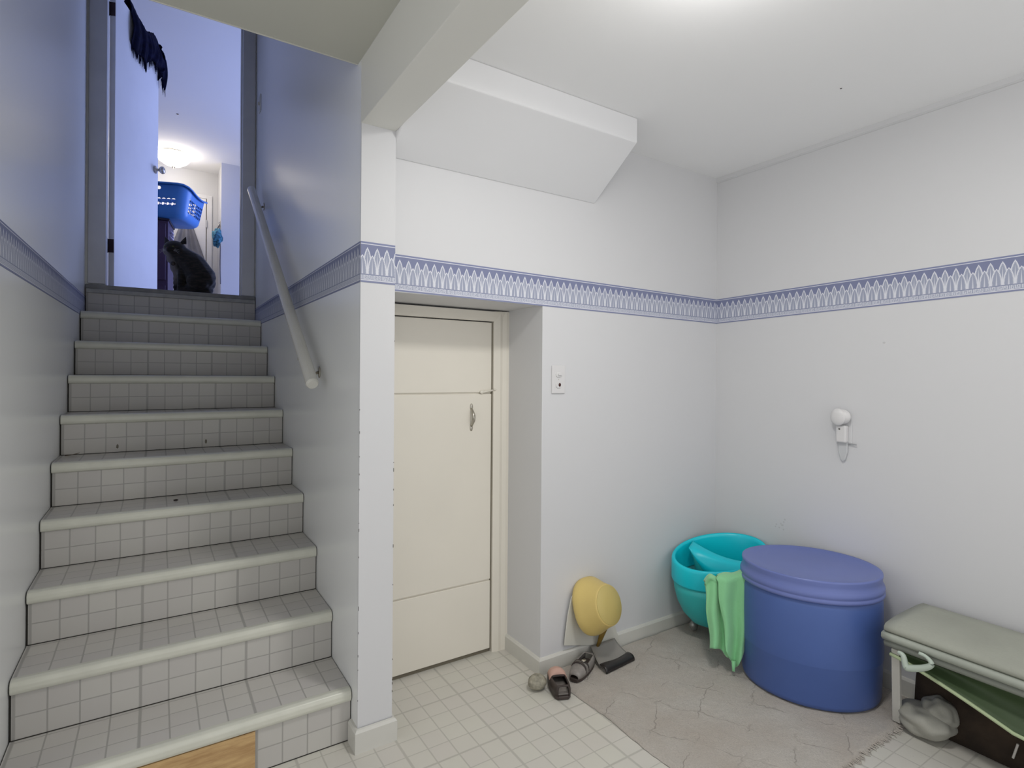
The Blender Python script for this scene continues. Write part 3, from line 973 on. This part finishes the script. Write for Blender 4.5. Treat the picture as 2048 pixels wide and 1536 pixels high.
# ------------------------------------------------------------------ rug
rm = bpy.data.materials.new('taupe_pile'); t = Nt(rm)
c = t.pos(); s = t.xyz(c)
k1 = t.noise(c, 160, 4, .7); k2 = t.noise(c, 5, 4)
col_ = t.mix(t.rng(k2, .3, .7, 0, 1), (.50, .445, .39), (.56, .525, .48))
col_ = t.mix(t.rng(k1, .35, .7, 0, .5), col_, (.36, .325, .29))
wv = t.mul(t.sub(t.noise(c, 4.5, 4, .7), .5), .16)
def dia(a, b, per, off):
    q = t.add(t.add(t.mul(s[0], a), t.mul(s[1], b)), wv)
    f = t.fr(t.add(t.div(q, per), off)); return t.rng(t.mul(t.ab(t.sub(f, .5)), per), .001, .0035, 1, 0)
ln = t.mx(dia(1, .55, .21, .1), dia(-.55, 1, .19, .3))
ln = t.mul(ln, t.rng(t.noise(c, 7, 2), .42, .58, 0, .5))
t.col(t.mix(ln, col_, (.25, .215, .185)))
t.b.inputs['Roughness'].default_value = .95; t.b.inputs['Sheen Weight'].default_value = .1
t.bump(t.sub(k1, t.mul(ln, .8)), .9, .006)
def rugf(u, v):
    x = 1.492 + u * (2.655 - 1.492); y = .972 + v * (1.992 - .972)
    n1 = noise.noise(Vector((x * 40, y * 40, 0))); n2 = noise.noise(Vector((x * 9, y * 9, 3)))
    if u < .001: x += .006 * noise.noise(Vector((0, y * 28, 1))) + .012 * noise.noise(Vector((0, y * 4, 1)))
    if v < .001: y += .016 * noise.noise(Vector((x * 45, 0, 1))) + .012 * noise.noise(Vector((x * 12, 0, 1)))
    e_ = min(u * 1.16, v * 1.02, (1 - u) * 1.16) / .012
    z = .010 + .0035 * n2 + .002 * n1
    return Vector((x, y, z * min(1, .15 + e_) + .0006))
rug = obj('area_rug', grid(bmesh.new(), rugf, 150, 130), rm, smooth=True)
tag(rug, 'taupe low-pile rug with faint diamond lines and a frayed front edge', 'rug')
bm = bmesh.new()
for k in range(230):
    u = (k + random.random()) / 230; p = rugf(u, 0); L = random.uniform(.006, .022)
    tube(bm, [p + Vector((0, .004, .004)), p + Vector((random.uniform(-.004, .004), -L * .6, .002)), p + Vector((random.uniform(-.01, .01), -L, .0015))], [.0022, .0016, .0008], 4)
obj('fringe', bm, rm, rug)

# ------------------------------------------------------------------ blue storage bin
bc = mat('blue_bin_plastic', (.068, .125, .36), .42, var=.06, scale=3)
lc = mat('blue_lid_plastic', (.135, .175, .43), .36, var=.05, scale=3)
BX, BY = 2.420, 1.330
sx_, sy_ = .281, .250
bn = empty('storage_bin', (BX, BY, .012), 'large round blue plastic bin with a fitted lid standing on the rug', 'bin')
ZR = .0155
bm = lathe(bmesh.new(), [(.90, ZR), (.945, ZR + .004), (.962, ZR + .02), (.975, ZR + .165), (.982, ZR + .170), (.985, ZR + .176), (.982, ZR + .30), (.972, ZR + .405), (.955, ZR + .425), (.93, ZR + .432)], BX, BY, 80, sx_, sy_, rot=R(-61))
obj('bin_body', bm, bc, bn, smooth=True)
pr = [(.945, ZR + .428), (.995, ZR + .430), (1.0, ZR + .436), (.998, ZR + .443), (.988, ZR + .446), (.988, ZR + .449), (.996, ZR + .452), (.998, ZR + .462), (.985, ZR + .472), (.965, ZR + .480),
      (.962, ZR + .496), (.972, ZR + .510), (.968, ZR + .517), (.945, ZR + .518), (.90, ZR + .513), (.80, ZR + .507), (.5, ZR + .502), (.2, ZR + .500), (.02, ZR + .500)]
bm = lathe(bmesh.new(), pr, BX, BY, 80, sx_, sy_, rot=R(-61))
obj('bin_lid', bm, lc, bn, smooth=True)

# ------------------------------------------------------------------ teal tub
tc = bpy.data.materials.new('teal_tub_plastic'); t = Nt(tc)
c = t.pos(); z_ = t.xyz(c)[2]
t.col(t.mix(t.rng(t.noise(c, 5, 3), .3, .7, 0, 1), (.001, .58, .70), (.002, .63, .73)))
t.b.inputs['Roughness'].default_value = .35; t.b.inputs['Subsurface Weight'].default_value = .0
tc2 = mat('teal_tub_lower', (.03, .46, .46), .42, var=.06)
TX, TY, TR = 2.436, 1.800, R(-26)
tsx, tsy = .246, .174
tb = empty('teal_tub', (TX, TY, .012), 'teal oval plastic tub on small feet in the corner behind the blue bin', 'tub')
slope = lambda dx, dy, z: (dx * .24 + dy * .12) * max(0, (z - .2)) / .25
fz = slope
low = [(.10, .070), (.35, .075), (.58, .098), (.76, .145), (.88, .205), (.94, .27), (.96, .325)]
bm = lathe(bmesh.new(), low + [(.93, .325), (.90, .27), (.80, .19), (.60, .125), (.3, .10), (.05, .098)], TX, TY, 72, tsx, tsy, rot=TR, fz=fz)
obj('tub_bowl', bm, tc2, tb, smooth=True)
bm = lathe(bmesh.new(), [(.955, .322), (.985, .325), (1.0, .335), (1.0, .43), (.995, .443), (.97, .450), (.93, .447), (.915, .435), (.91, .40), (.90, .322)], TX, TY, 72, tsx, tsy, False, False, rot=TR, fz=fz)
obj('tub_rim_band', bm, tc, tb, smooth=True)
# folded divider inside
def div(u, v):
    a = Vector((TX - .085, TY + .125, .448)); b = Vector((TX + .01, TY - .155, .410))
    p = a.lerp(b, u); side = Vector((.10, .05, 0))
    sag = -.035 * math.sin(math.pi * u)
    return p + side * (v * (.35 + .45 * (1 - u))) + Vector((0, 0, sag * .6 + .012 * v - .10 * (1 - v) ** 6 * math.sin(math.pi * u)))
obj('tub_divider', grid(bmesh.new(), div, 20, 10), tc, tb, smooth=True, solid=.006)
def div2(u, v):
    p = div(u, 0.02); return p + Vector((.03 * v, .0, -(.20 * math.sin(math.pi * u) ** .5) * v))
obj('tub_divider', grid(bmesh.new(), div2, 18, 8), tc2, tb, smooth=True, solid=.005)
ft = mat('grey_chrome_foot', (.30, .30, .28), .3, metal=.5)
for k, (dx, dy) in enumerate(((-.10, -.06), (-.06, .11), (.12, .05), (.10, -.09))):
    bm = bmesh.new(); ball(bm, (TX + dx, TY + dy, .043), (.024, .020, .028), n=3)
    tube(bm, [(TX + dx, TY + dy, .05), (TX + dx * .9, TY + dy * .9, .10)], .012, 10)
    obj('foot', bm, ft, tb, smooth=True)

# green towel over the rim -------------------------------------------------
gt_ = mat('mint_green_towel', (.25, .60, .30), .9, var=.06, bump=.25, bscale=200, sheen=.3)
def towel(ulo, uhi, ztop, zb, dcol, ph, narrow=0.0):
    def f(u, v):
        px_ = ulo + (uhi - ulo) * u
        zt = ztop - .030 * (max(0, .4 - u) / .4) ** 2 + .010 * math.sin(u * 6 + ph)
        if v < .16:                                  # part lying over the rim
            q = v / .16
            D_ = 2.60 - .105 * q; zz = zt - .045 * (1 - q) ** 2 + .01 * math.sin(math.pi * q)
        else:
            q = (v - .16) / .84
            D_ = 2.495 + dcol - .012 * q + .017 * math.sin(u * 9 + ph + q * 2.2) * (.35 + .65 * q)
            zbot = zb + .020 * math.sin(u * 5 + ph) + narrow * abs(u - .45) * .12
            zz = zt + (zbot - zt) * (q ** .96)
        qq = max(0, (v - .16) / .84)
        mid = (ulo + uhi) / 2
        px2 = px_ + (12 * qq if narrow == 0 else 10 * qq) + (mid - px_) * (narrow * .35 * qq)
        r_ = ray(px2, 1200); r_.z = 0
        p = Vector((0, 0, zz)) + Vector((r_.x, r_.y, 0)) * D_
        p += ca * (.004 * math.sin(q * 9 + ph))
        return p
    return f
tw = empty('green_towel', (2.23, 1.62, .45), 'light green towel draped over the front rim of the teal tub', 'towel')
obj('towel_fold', grid(bmesh.new(), towel(1409, 1450, .430, .105, .012, .5), 30, 44), gt_, tw, smooth=True, solid=.005)
obj('towel_fold', grid(bmesh.new(), towel(1434, 1494, .452, .055, -.012, 2.1, 1.0), 34, 44), gt_, tw, smooth=True, solid=.005)
bm = bmesh.new(); r_ = ray(1468, 1200); tube(bm, [Vector((r_.x, r_.y, 0)) * 2.47 + Vector((0, 0, .075)), Vector((r_.x, r_.y, 0)) * 2.455 + Vector((0, 0, .036))], [.009, .006], 10)
obj('hanging_tab', bm, gt_, tw, smooth=True)

# ------------------------------------------------------------------ yellow bucket on its side
yb = mat('yellow_plastic', (.68, .52, .18), .45, var=.06, scale=4)
yk = empty('yellow_bucket', (1.735, 1.93, .25), 'yellow plastic bucket with flared rim pressed sideways against the wall', 'bucket')
RC = Vector((1.722, YD - .026, .262)); EC = Vector((1.736, YD - .150, .306))
ax = (EC - RC).normalized()
s1 = ax.cross(cu).normalized(); s2 = s1.cross(ax).normalized()
def yring(q, ra, rb, sq=0.0):
    c_ = RC + ax * q; out = []
    for k in range(56):
        t_ = 2 * math.pi * k / 56
        k_ = 1 + sq * abs(math.sin(2 * t_)) ** 1.5
        out.append(c_ + s1 * (ra * k_ * math.cos(t_)) + s2 * (rb * k_ * math.sin(t_)))
    return out
Lq = (EC - RC).length
bm = rings(bmesh.new(), [yring(.0, .098, .118, .05), yring(.010, .108, .128, .05), yring(.028, .109, .128, .05), yring(.050, .103, .119, .04), yring(.085, .092, .103, .02), yring(Lq * .94, .083, .091), yring(Lq, .081, .088), yring(Lq + .001, .078, .085)])
obj('bucket_body', bm, yb, yk, smooth=True, bevel=0)
bm = rings(bmesh.new(), [yring(Lq + .0012, .0785, .085), yring(Lq + .003, .0775, .084), yring(Lq + .0035, .02, .02)])
obj('bucket_bottom', bm, mat('yellow_olive_plastic', (.55, .44, .15), .5, var=.04), yk, smooth=True, bevel=0)
am = mat('amber_plastic', (.22, .13, .012), .4, var=.2)
q0 = on(1208, 1258, 'Y', YD - .07); q1 = on(1196, 1292, 'Y', YD - .035)
bm = tube(bmesh.new(), [q0, q0.lerp(q1, .5), q1], [.024, .018, .012], 10, .5)
obj('support_strut', bm, am, yk, smooth=True)
# white flared panel behind
ps = bpy.data.materials.new('pale_splash_plastic'); t = Nt(ps)
t.col((.60, .59, .53)); t.b.inputs['Roughness'].default_value = .45
pn = [(1128, 1291), (1131, 1262), (1135, 1230), (1142, 1196), (1152, 1178), (1175, 1170), (1205, 1190), (1222, 1225), (1231, 1256), (1240, 1289)]
pts = [(lambda v: (v.x, v.z))(on(x, y, 'Y', YD - .018)) for x, y in pn]
pts = [(a, max(.012, b)) for a, b in pts]
bm = bmesh.new()
extrude_poly(bm, pts, YD - .0215, YD - .015, 'Y')
tag(obj('splash_panel', bm, ps, bevel=.002), 'pale flared plastic panel standing against the wall behind the yellow bucket', 'panel')

# ------------------------------------------------------------------ stone, slipper, shoe, dustpan
sm = mat('speckled_stone', (.30, .28, .22), .7, var=.35, scale=60, bump=.5)
bm = bmesh.new(); ball(bm, (1.384, 1.928, .031), (.042, .036, .031), n=4, jit=.05)
st_ = tag(obj('stone', bm, sm, smooth=True), 'smooth speckled grey-brown stone lying beside the recess corner', 'stone')


def shoe(name, heel, toe, wd, ht, m_sole, m_up, m_in, label, cat_, z0=.003):
    h_, t_ = Vector((*heel, 0)), Vector((*toe, 0)); d = (t_ - h_); L = d.length; d.normalize(); s = Vector((-d.y, d.x, 0))
    e = empty(name, (h_ + t_) / 2, label, cat_)
    W = lambda q: wd * (.72 + .28 * math.sin(q * 3.0 + .2)) * (1 - max(0, q - .82) ** 2 * 12) * (1 - max(0, .08 - q) * 4)
    bm = bmesh.new(); N = 14
    left = [h_ + d * (L * k / N) + s * (W(k / N) / 2) for k in range(N + 1)]
    right = [h_ + d * (L * k / N) - s * (W(k / N) / 2) for k in range(N, -1, -1)]
    pl_ = left + right
    rings(bm, [[p + Vector((0, 0, z0)) for p in pl_], [p + Vector((0, 0, z0 + .014)) for p in pl_]])
    obj('sole', bm, m_sole, e, bevel=.003)
    H = lambda q: ht * (.95 - .25 * q if q < .55 else .81 * (1 - ((q - .55) / .47) ** 2) + .16)
    def up(u, v):
        q = .02 + .95 * v; th = math.pi * u; w2 = W(q) / 2 * .96
        open_ = .62 if q < .52 else 1.0
        hh = H(q) * math.sin(th) ** .6
        if q < .52: hh = min(hh, H(q) * .78)
        return h_ + d * (L * q) + s * (w2 * math.cos(th)) + Vector((0, 0, z0 + .013 + hh))
    bm = bmesh.new(); nu, nv_ = 16, 18
    V = [[bm.verts.new(up(i / nu, j / nv_)) for i in range(nu + 1)] for j in range(nv_ + 1)]
    for j in range(nv_):
        for i in range(nu):
            if j < nv_ * .5 and 4 <= i < 12 and j > 0: continue
            bm.faces.new((V[j][i], V[j][i + 1], V[j + 1][i + 1], V[j + 1][i]))
    obj('upper', bm, m_up, e, smooth=True, solid=.004)
    bm = bmesh.new()
    a = [h_ + d * (L * q) + s * (W(q) * .38) + Vector((0, 0, z0 + .016)) for q in (.05, .2, .4, .6, .75)]
    b = [h_ + d * (L * q) - s * (W(q) * .38) + Vector((0, 0, z0 + .016)) for q in (.75, .6, .4, .2, .05)]
    rings(bm, [a + b, [p + Vector((0, 0, .004)) for p in a + b]])
    obj('insole', bm, m_in, e)
    return e, up


dk = mat('dark_brown_leather', (.045, .032, .028), .5, var=.3, scale=20)
gy = mat('silver_grey_synthetic', (.22, .20, .185), .38, var=.3, scale=25)
pk = mat('dusty_pink_felt', (.52, .33, .27), .85, var=.06)
s1_, up1 = shoe('child_slipper', (1.428, 1.800), (1.497, 1.965), .082, .056, dk, dk, gy, 'dark child slipper with a dusty pink toe lying beside the stone', 'shoe')
bm = bmesh.new()
grid(bm, lambda u, v: up1(.08 + .84 * u, .50 + .46 * v) + Vector((0, 0, .005 + .004 * math.sin(math.pi * u))), 12, 10)
obj('pink_toe', bm, pk, s1_, smooth=True, solid=.004)
s2_, up2 = shoe('buckled_shoe', (1.705, 1.958), (1.535, 1.868), .075, .045, dk, gy, dk, 'grey and black buckled shoe on the rug corner beside the pink-toed slipper', 'shoe', .0135)
for q in (.55, .70):
    bm = bmesh.new()
    pts = [up2(k / 12, q) + Vector((0, 0, .006)) for k in range(13)]
    tube(bm, pts, .0055, 6, .5)
    obj('strap', bm, dk, s2_, smooth=True)
bm = bmesh.new(); pb = up2(.35, .60) + Vector((0, 0, .010)); ball(bm, pb, (.012, .010, .004), n=2)
obj('buckle', bm, M['nickel'], s2_, smooth=True)
# dustpan
dpn = empty('dustpan', (1.80, 1.93, .012), 'black dustpan with grey tray lying against the wall below the yellow bucket', 'dustpan')
c0 = [on(1172, 1312, 'Z', .02), on(1250, 1312, 'Z', .02), on(1215, 1292, 'Z', .05), on(1165, 1305, 'Z', .02)]
A0 = Vector((1.700, 1.885, .016)); B0 = Vector((1.895, 1.905, .016)); C0 = Vector((1.885, 1.985, .030)); D0 = Vector((1.735, 1.985, .030))
def pan(u, v):
    a = A0.lerp(B0, u); b = D0.lerp(C0, u); p = a.lerp(b, v)
    return p + Vector((0, 0, .014 * (1 - v) * math.cos(u * 5) * .4 + .010 + .028 * v ** 2))
obj('tray', grid(bmesh.new(), pan, 16, 8), mat('grey_tray', (.26, .245, .225), .4), dpn, smooth=True, solid=.004)
def lip(u, v):
    p = pan(u, 0); return p + Vector((0, -.045 * math.sin(v * 1.57), -.004 * 0 + .022 * math.sin(v * 3.14) * .5 - (p.z - .014) * v + .004 * (1 - v)))
obj('front_edge', grid(bmesh.new(), lip, 16, 6), mat('black_rubber', (.018, .014, .014), .35), dpn, smooth=True, solid=.005)

# ------------------------------------------------------------------ padded bench on the right
pg = mat('sage_grey_pad', (.335, .345, .295), .8, var=.06, scale=5, bump=.35, bscale=90)
pe = mat('pale_sage_edge', (.36, .385, .335), .6, var=.08)
gg = mat('olive_green_shell', (.048, .080, .032), .6, var=.12, scale=4)
ge = mat('lit_green_rim', (.42, .50, .30), .5)  # light caught by the shell's edge is put into this pale colour
lw = mat('off_white_leg', (.52, .51, .47), .45, var=.05)
bn2 = empty('padded_bench', (2.45, .5, 0), 'low sage-grey padded bench with a green underside beside the blue bin', 'bench')
Y0, Y1 = .985, -.55
def fx(s_): return 2.312 - .030 * (1 - math.exp(-s_ * 6)) * 0 - .02 * s_      # front line
def sec(s_, prof):
    y = Y0 + (Y1 - Y0) * s_
    return [(fx(s_) + a, y - .02 * math.sin(b * 40) * 0, z) for a, z, b in prof]
def slab(prof, n=30, e0=.0):
    rs = []
    for k in range(n + 1):
        s_ = k / n
        rs.append([Vector(p) for p in sec(s_, prof)])
    return rings(bmesh.new(), rs)
wob_ = lambda s_: .004 * math.sin(s_ * 21)
pad = []
n = 40
for k in range(n + 1):
    s_ = k / n; y = Y0 + (Y1 - Y0) * s_; x = fx(s_); w_ = .355 - .05 * min(1, s_ * 3) * 0
    hump = .012 * math.exp(-((s_ - .02) / .03) ** 2)
    pad.append([Vector(q) for q in ((x + .004, y, .392), (x - .004, y, .400), (x - .002, y, .412), (x + .012, y, .421), (x + .08, y - .0, .428 + wob_(s_)), (x + .18, y, .430 - wob_(s_)),
                                    (x + .28, y + .0, .429), (x + w_ - .02, y, .424), (x + w_, y, .410), (x + w_ - .005, y, .392))])
obj('seat_pad', rings(bmesh.new(), pad), pg, bn2, smooth=True)
lipa = []; lipb = []
for k in range(n + 1):
    s_ = k / n; y = Y0 + .006 + (Y1 - Y0) * s_; x = fx(s_) - .006
    lipa.append([Vector(q) for q in ((x + .01, y, .391), (x - .003, y, .388), (x - .006, y, .374), (x + .004, y, .362), (x + .34, y, .362), (x + .35, y, .391))])
    lipb.append([Vector(q) for q in ((x + .015, y - .004, .361), (x + .006, y - .004, .352), (x + .012, y - .004, .337), (x + .02, y - .004, .333), (x + .33, y - .004, .333), (x + .34, y - .004, .361))])
obj('upper_lip', rings(bmesh.new(), lipa), pe, bn2, smooth=True)
obj('lower_lip', rings(bmesh.new(), lipb), mat('grey_sage_lip', (.22, .235, .205), .7), bn2, smooth=True)
def depth(s_): return .030 + .105 * min(1, s_ * 4.2) ** 1.25 - .02 * max(0, s_ - .27)
def shell(u, v):
    y = Y0 - .012 + (Y1 - Y0) * u; d_ = depth(u); x = fx(u) + .018
    return Vector((x + .055 * math.sin(v * 1.9) * min(1, u * 8 + .15) + .0, y, .336 - d_ * v * 1.0))
def shell2(u, v):
    p = shell(u, v)
    p.x = fx(u) + .020 + .050 * math.sin(math.pi * min(1, v * 1.05)) * min(1, u * 8 + .2) + .0 * v
    return p
obj('green_shell', grid(bmesh.new(), shell2, 60, 16), gg, bn2, smooth=True, solid=.005)
bm = tube(bmesh.new(), [shell2(k / 60, 1.0) for k in range(61)], .0065, 8)
obj('shell_rim', bm, ge, bn2, smooth=True)
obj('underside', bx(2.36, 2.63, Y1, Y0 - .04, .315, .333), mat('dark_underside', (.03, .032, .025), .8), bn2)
# handle loop
hp = [on(x, y, 'X', 2.292) for x, y in ((1796, 1304), (1806, 1311), (1811, 1330), (1817, 1336), (1846, 1336), (1863, 1329), (1853, 1314), (1838, 1306))]
bm = bmesh.new()
for i in range(len(hp) - 1):
    pass
def cr_(P, n_=6):
    out = []
    for i in range(len(P) - 1):
        p0_, p1_, p2_, p3_ = P[max(i - 1, 0)], P[i], P[i + 1], P[min(i + 2, len(P) - 1)]
        for k in range(n_):
            q = k / n_
            out.append(.5 * ((2 * p1_) + (p2_ - p0_) * q + (2 * p0_ - 5 * p1_ + 4 * p2_ - p3_) * q * q + (3 * p1_ - p0_ - 3 * p2_ + p3_) * q ** 3))
    out.append(P[-1]); return out
tube(bm, cr_(hp), [.006 + .006 * math.sin(math.pi * min(1, k / 36)) for k in range(43)], 10)
obj('carry_handle', bm, mat('pale_mint_handle', (.45, .52, .45), .45), bn2, smooth=True)
bm = bmesh.new()
a = on(1780, 1322, 'X', 2.335); b = on(1792, 1412, 'X', 2.42)
b = Vector((2.42, .985, .014)); a = Vector((2.335, .955, .330))
extr = [Vector((-.006, -.014, 0)), Vector((.012, -.014, 0)), Vector((.012, .014, 0)), Vector((-.006, .014, 0))]
rings(bm, [[a + q for q in extr], [a.lerp(b, .5) + q for q in extr], [b + q for q in extr]])
obj('leg', bm, lw, bn2, bevel=.003)
bm = bmesh.new()
a = Vector((2.36, .575, .24)); b = Vector((2.44, .50, .002))
rings(bm, [[a + q * 1.6 for q in extr], [a.lerp(b, .5) + q * 1.3 for q in extr], [b + q * 1.5 for q in extr]])
obj('leg', bm, mat('grey_leg', (.26, .27, .27), .5), bn2, bevel=.003)
for yy in (.90, -.45):
    bm = bmesh.new(); a = Vector((2.61, yy, .33)); b = Vector((2.62, yy, .012 if yy > 0 else .0))
    rings(bm, [[a + q for q in extr], [b + q for q in extr]])
    obj('leg', bm, lw, bn2, bevel=.003)
a = on(2036, 1488, 'X', 2.47); b = on(2026, 1516, 'X', 2.47)
obj('thin_rod', tube(bmesh.new(), [a, b], .0035, 8), mat('white_rod', (.65, .62, .58), .4), bn2)
# items stored beneath
cb = mat('cream_canvas', (.33, .325, .285), .75, var=.12, scale=8, bump=.3)
bgm = empty('canvas_pouch', (2.45, .92, 0), 'cream rounded canvas pouch on the floor under the end of the bench', 'bag')
bm = bmesh.new(); ball(bm, (2.445, .900, .056), (.080, .092, .054), n=4, jit=.18)
obj('pouch_body', bm, cb, bgm, smooth=True)
bm = bmesh.new(); ball(bm, (2.470, .865, .090), (.050, .055, .060), n=4, jit=.25)
obj('pouch_flap', bm, cb, bgm, smooth=True)
pts = [Vector((2.385 + .0 * k, .945 - .016 * k, .035 + .055 * math.sin(k / 8 * 3.1) * .8)) for k in range(7)]
obj('pouch_seam', tube(bmesh.new(), pts, .0035, 6), mat('seam', (.10, .095, .08), .8), bgm)
bl = mat('dark_brown_blanket', (.035, .022, .013), .9, var=.4, scale=12, bump=.4)
def blanket(u, v):
    y = .955 - 1.3 * u; th = math.pi * v
    n_ = noise.noise(Vector((u * 9, v * 5, 2)))
    return Vector((2.572 - .085 * math.cos(th) * (1 + .12 * n_), y, .003 + (.22 + .06 * n_) * math.sin(th) ** .8))
bm = grid(bmesh.new(), blanket, 40, 18)
tag(obj('folded_blanket', bm, bl, smooth=True, solid=.006), 'dark brown blanket heaped in the shadow underneath the padded bench', 'blanket')
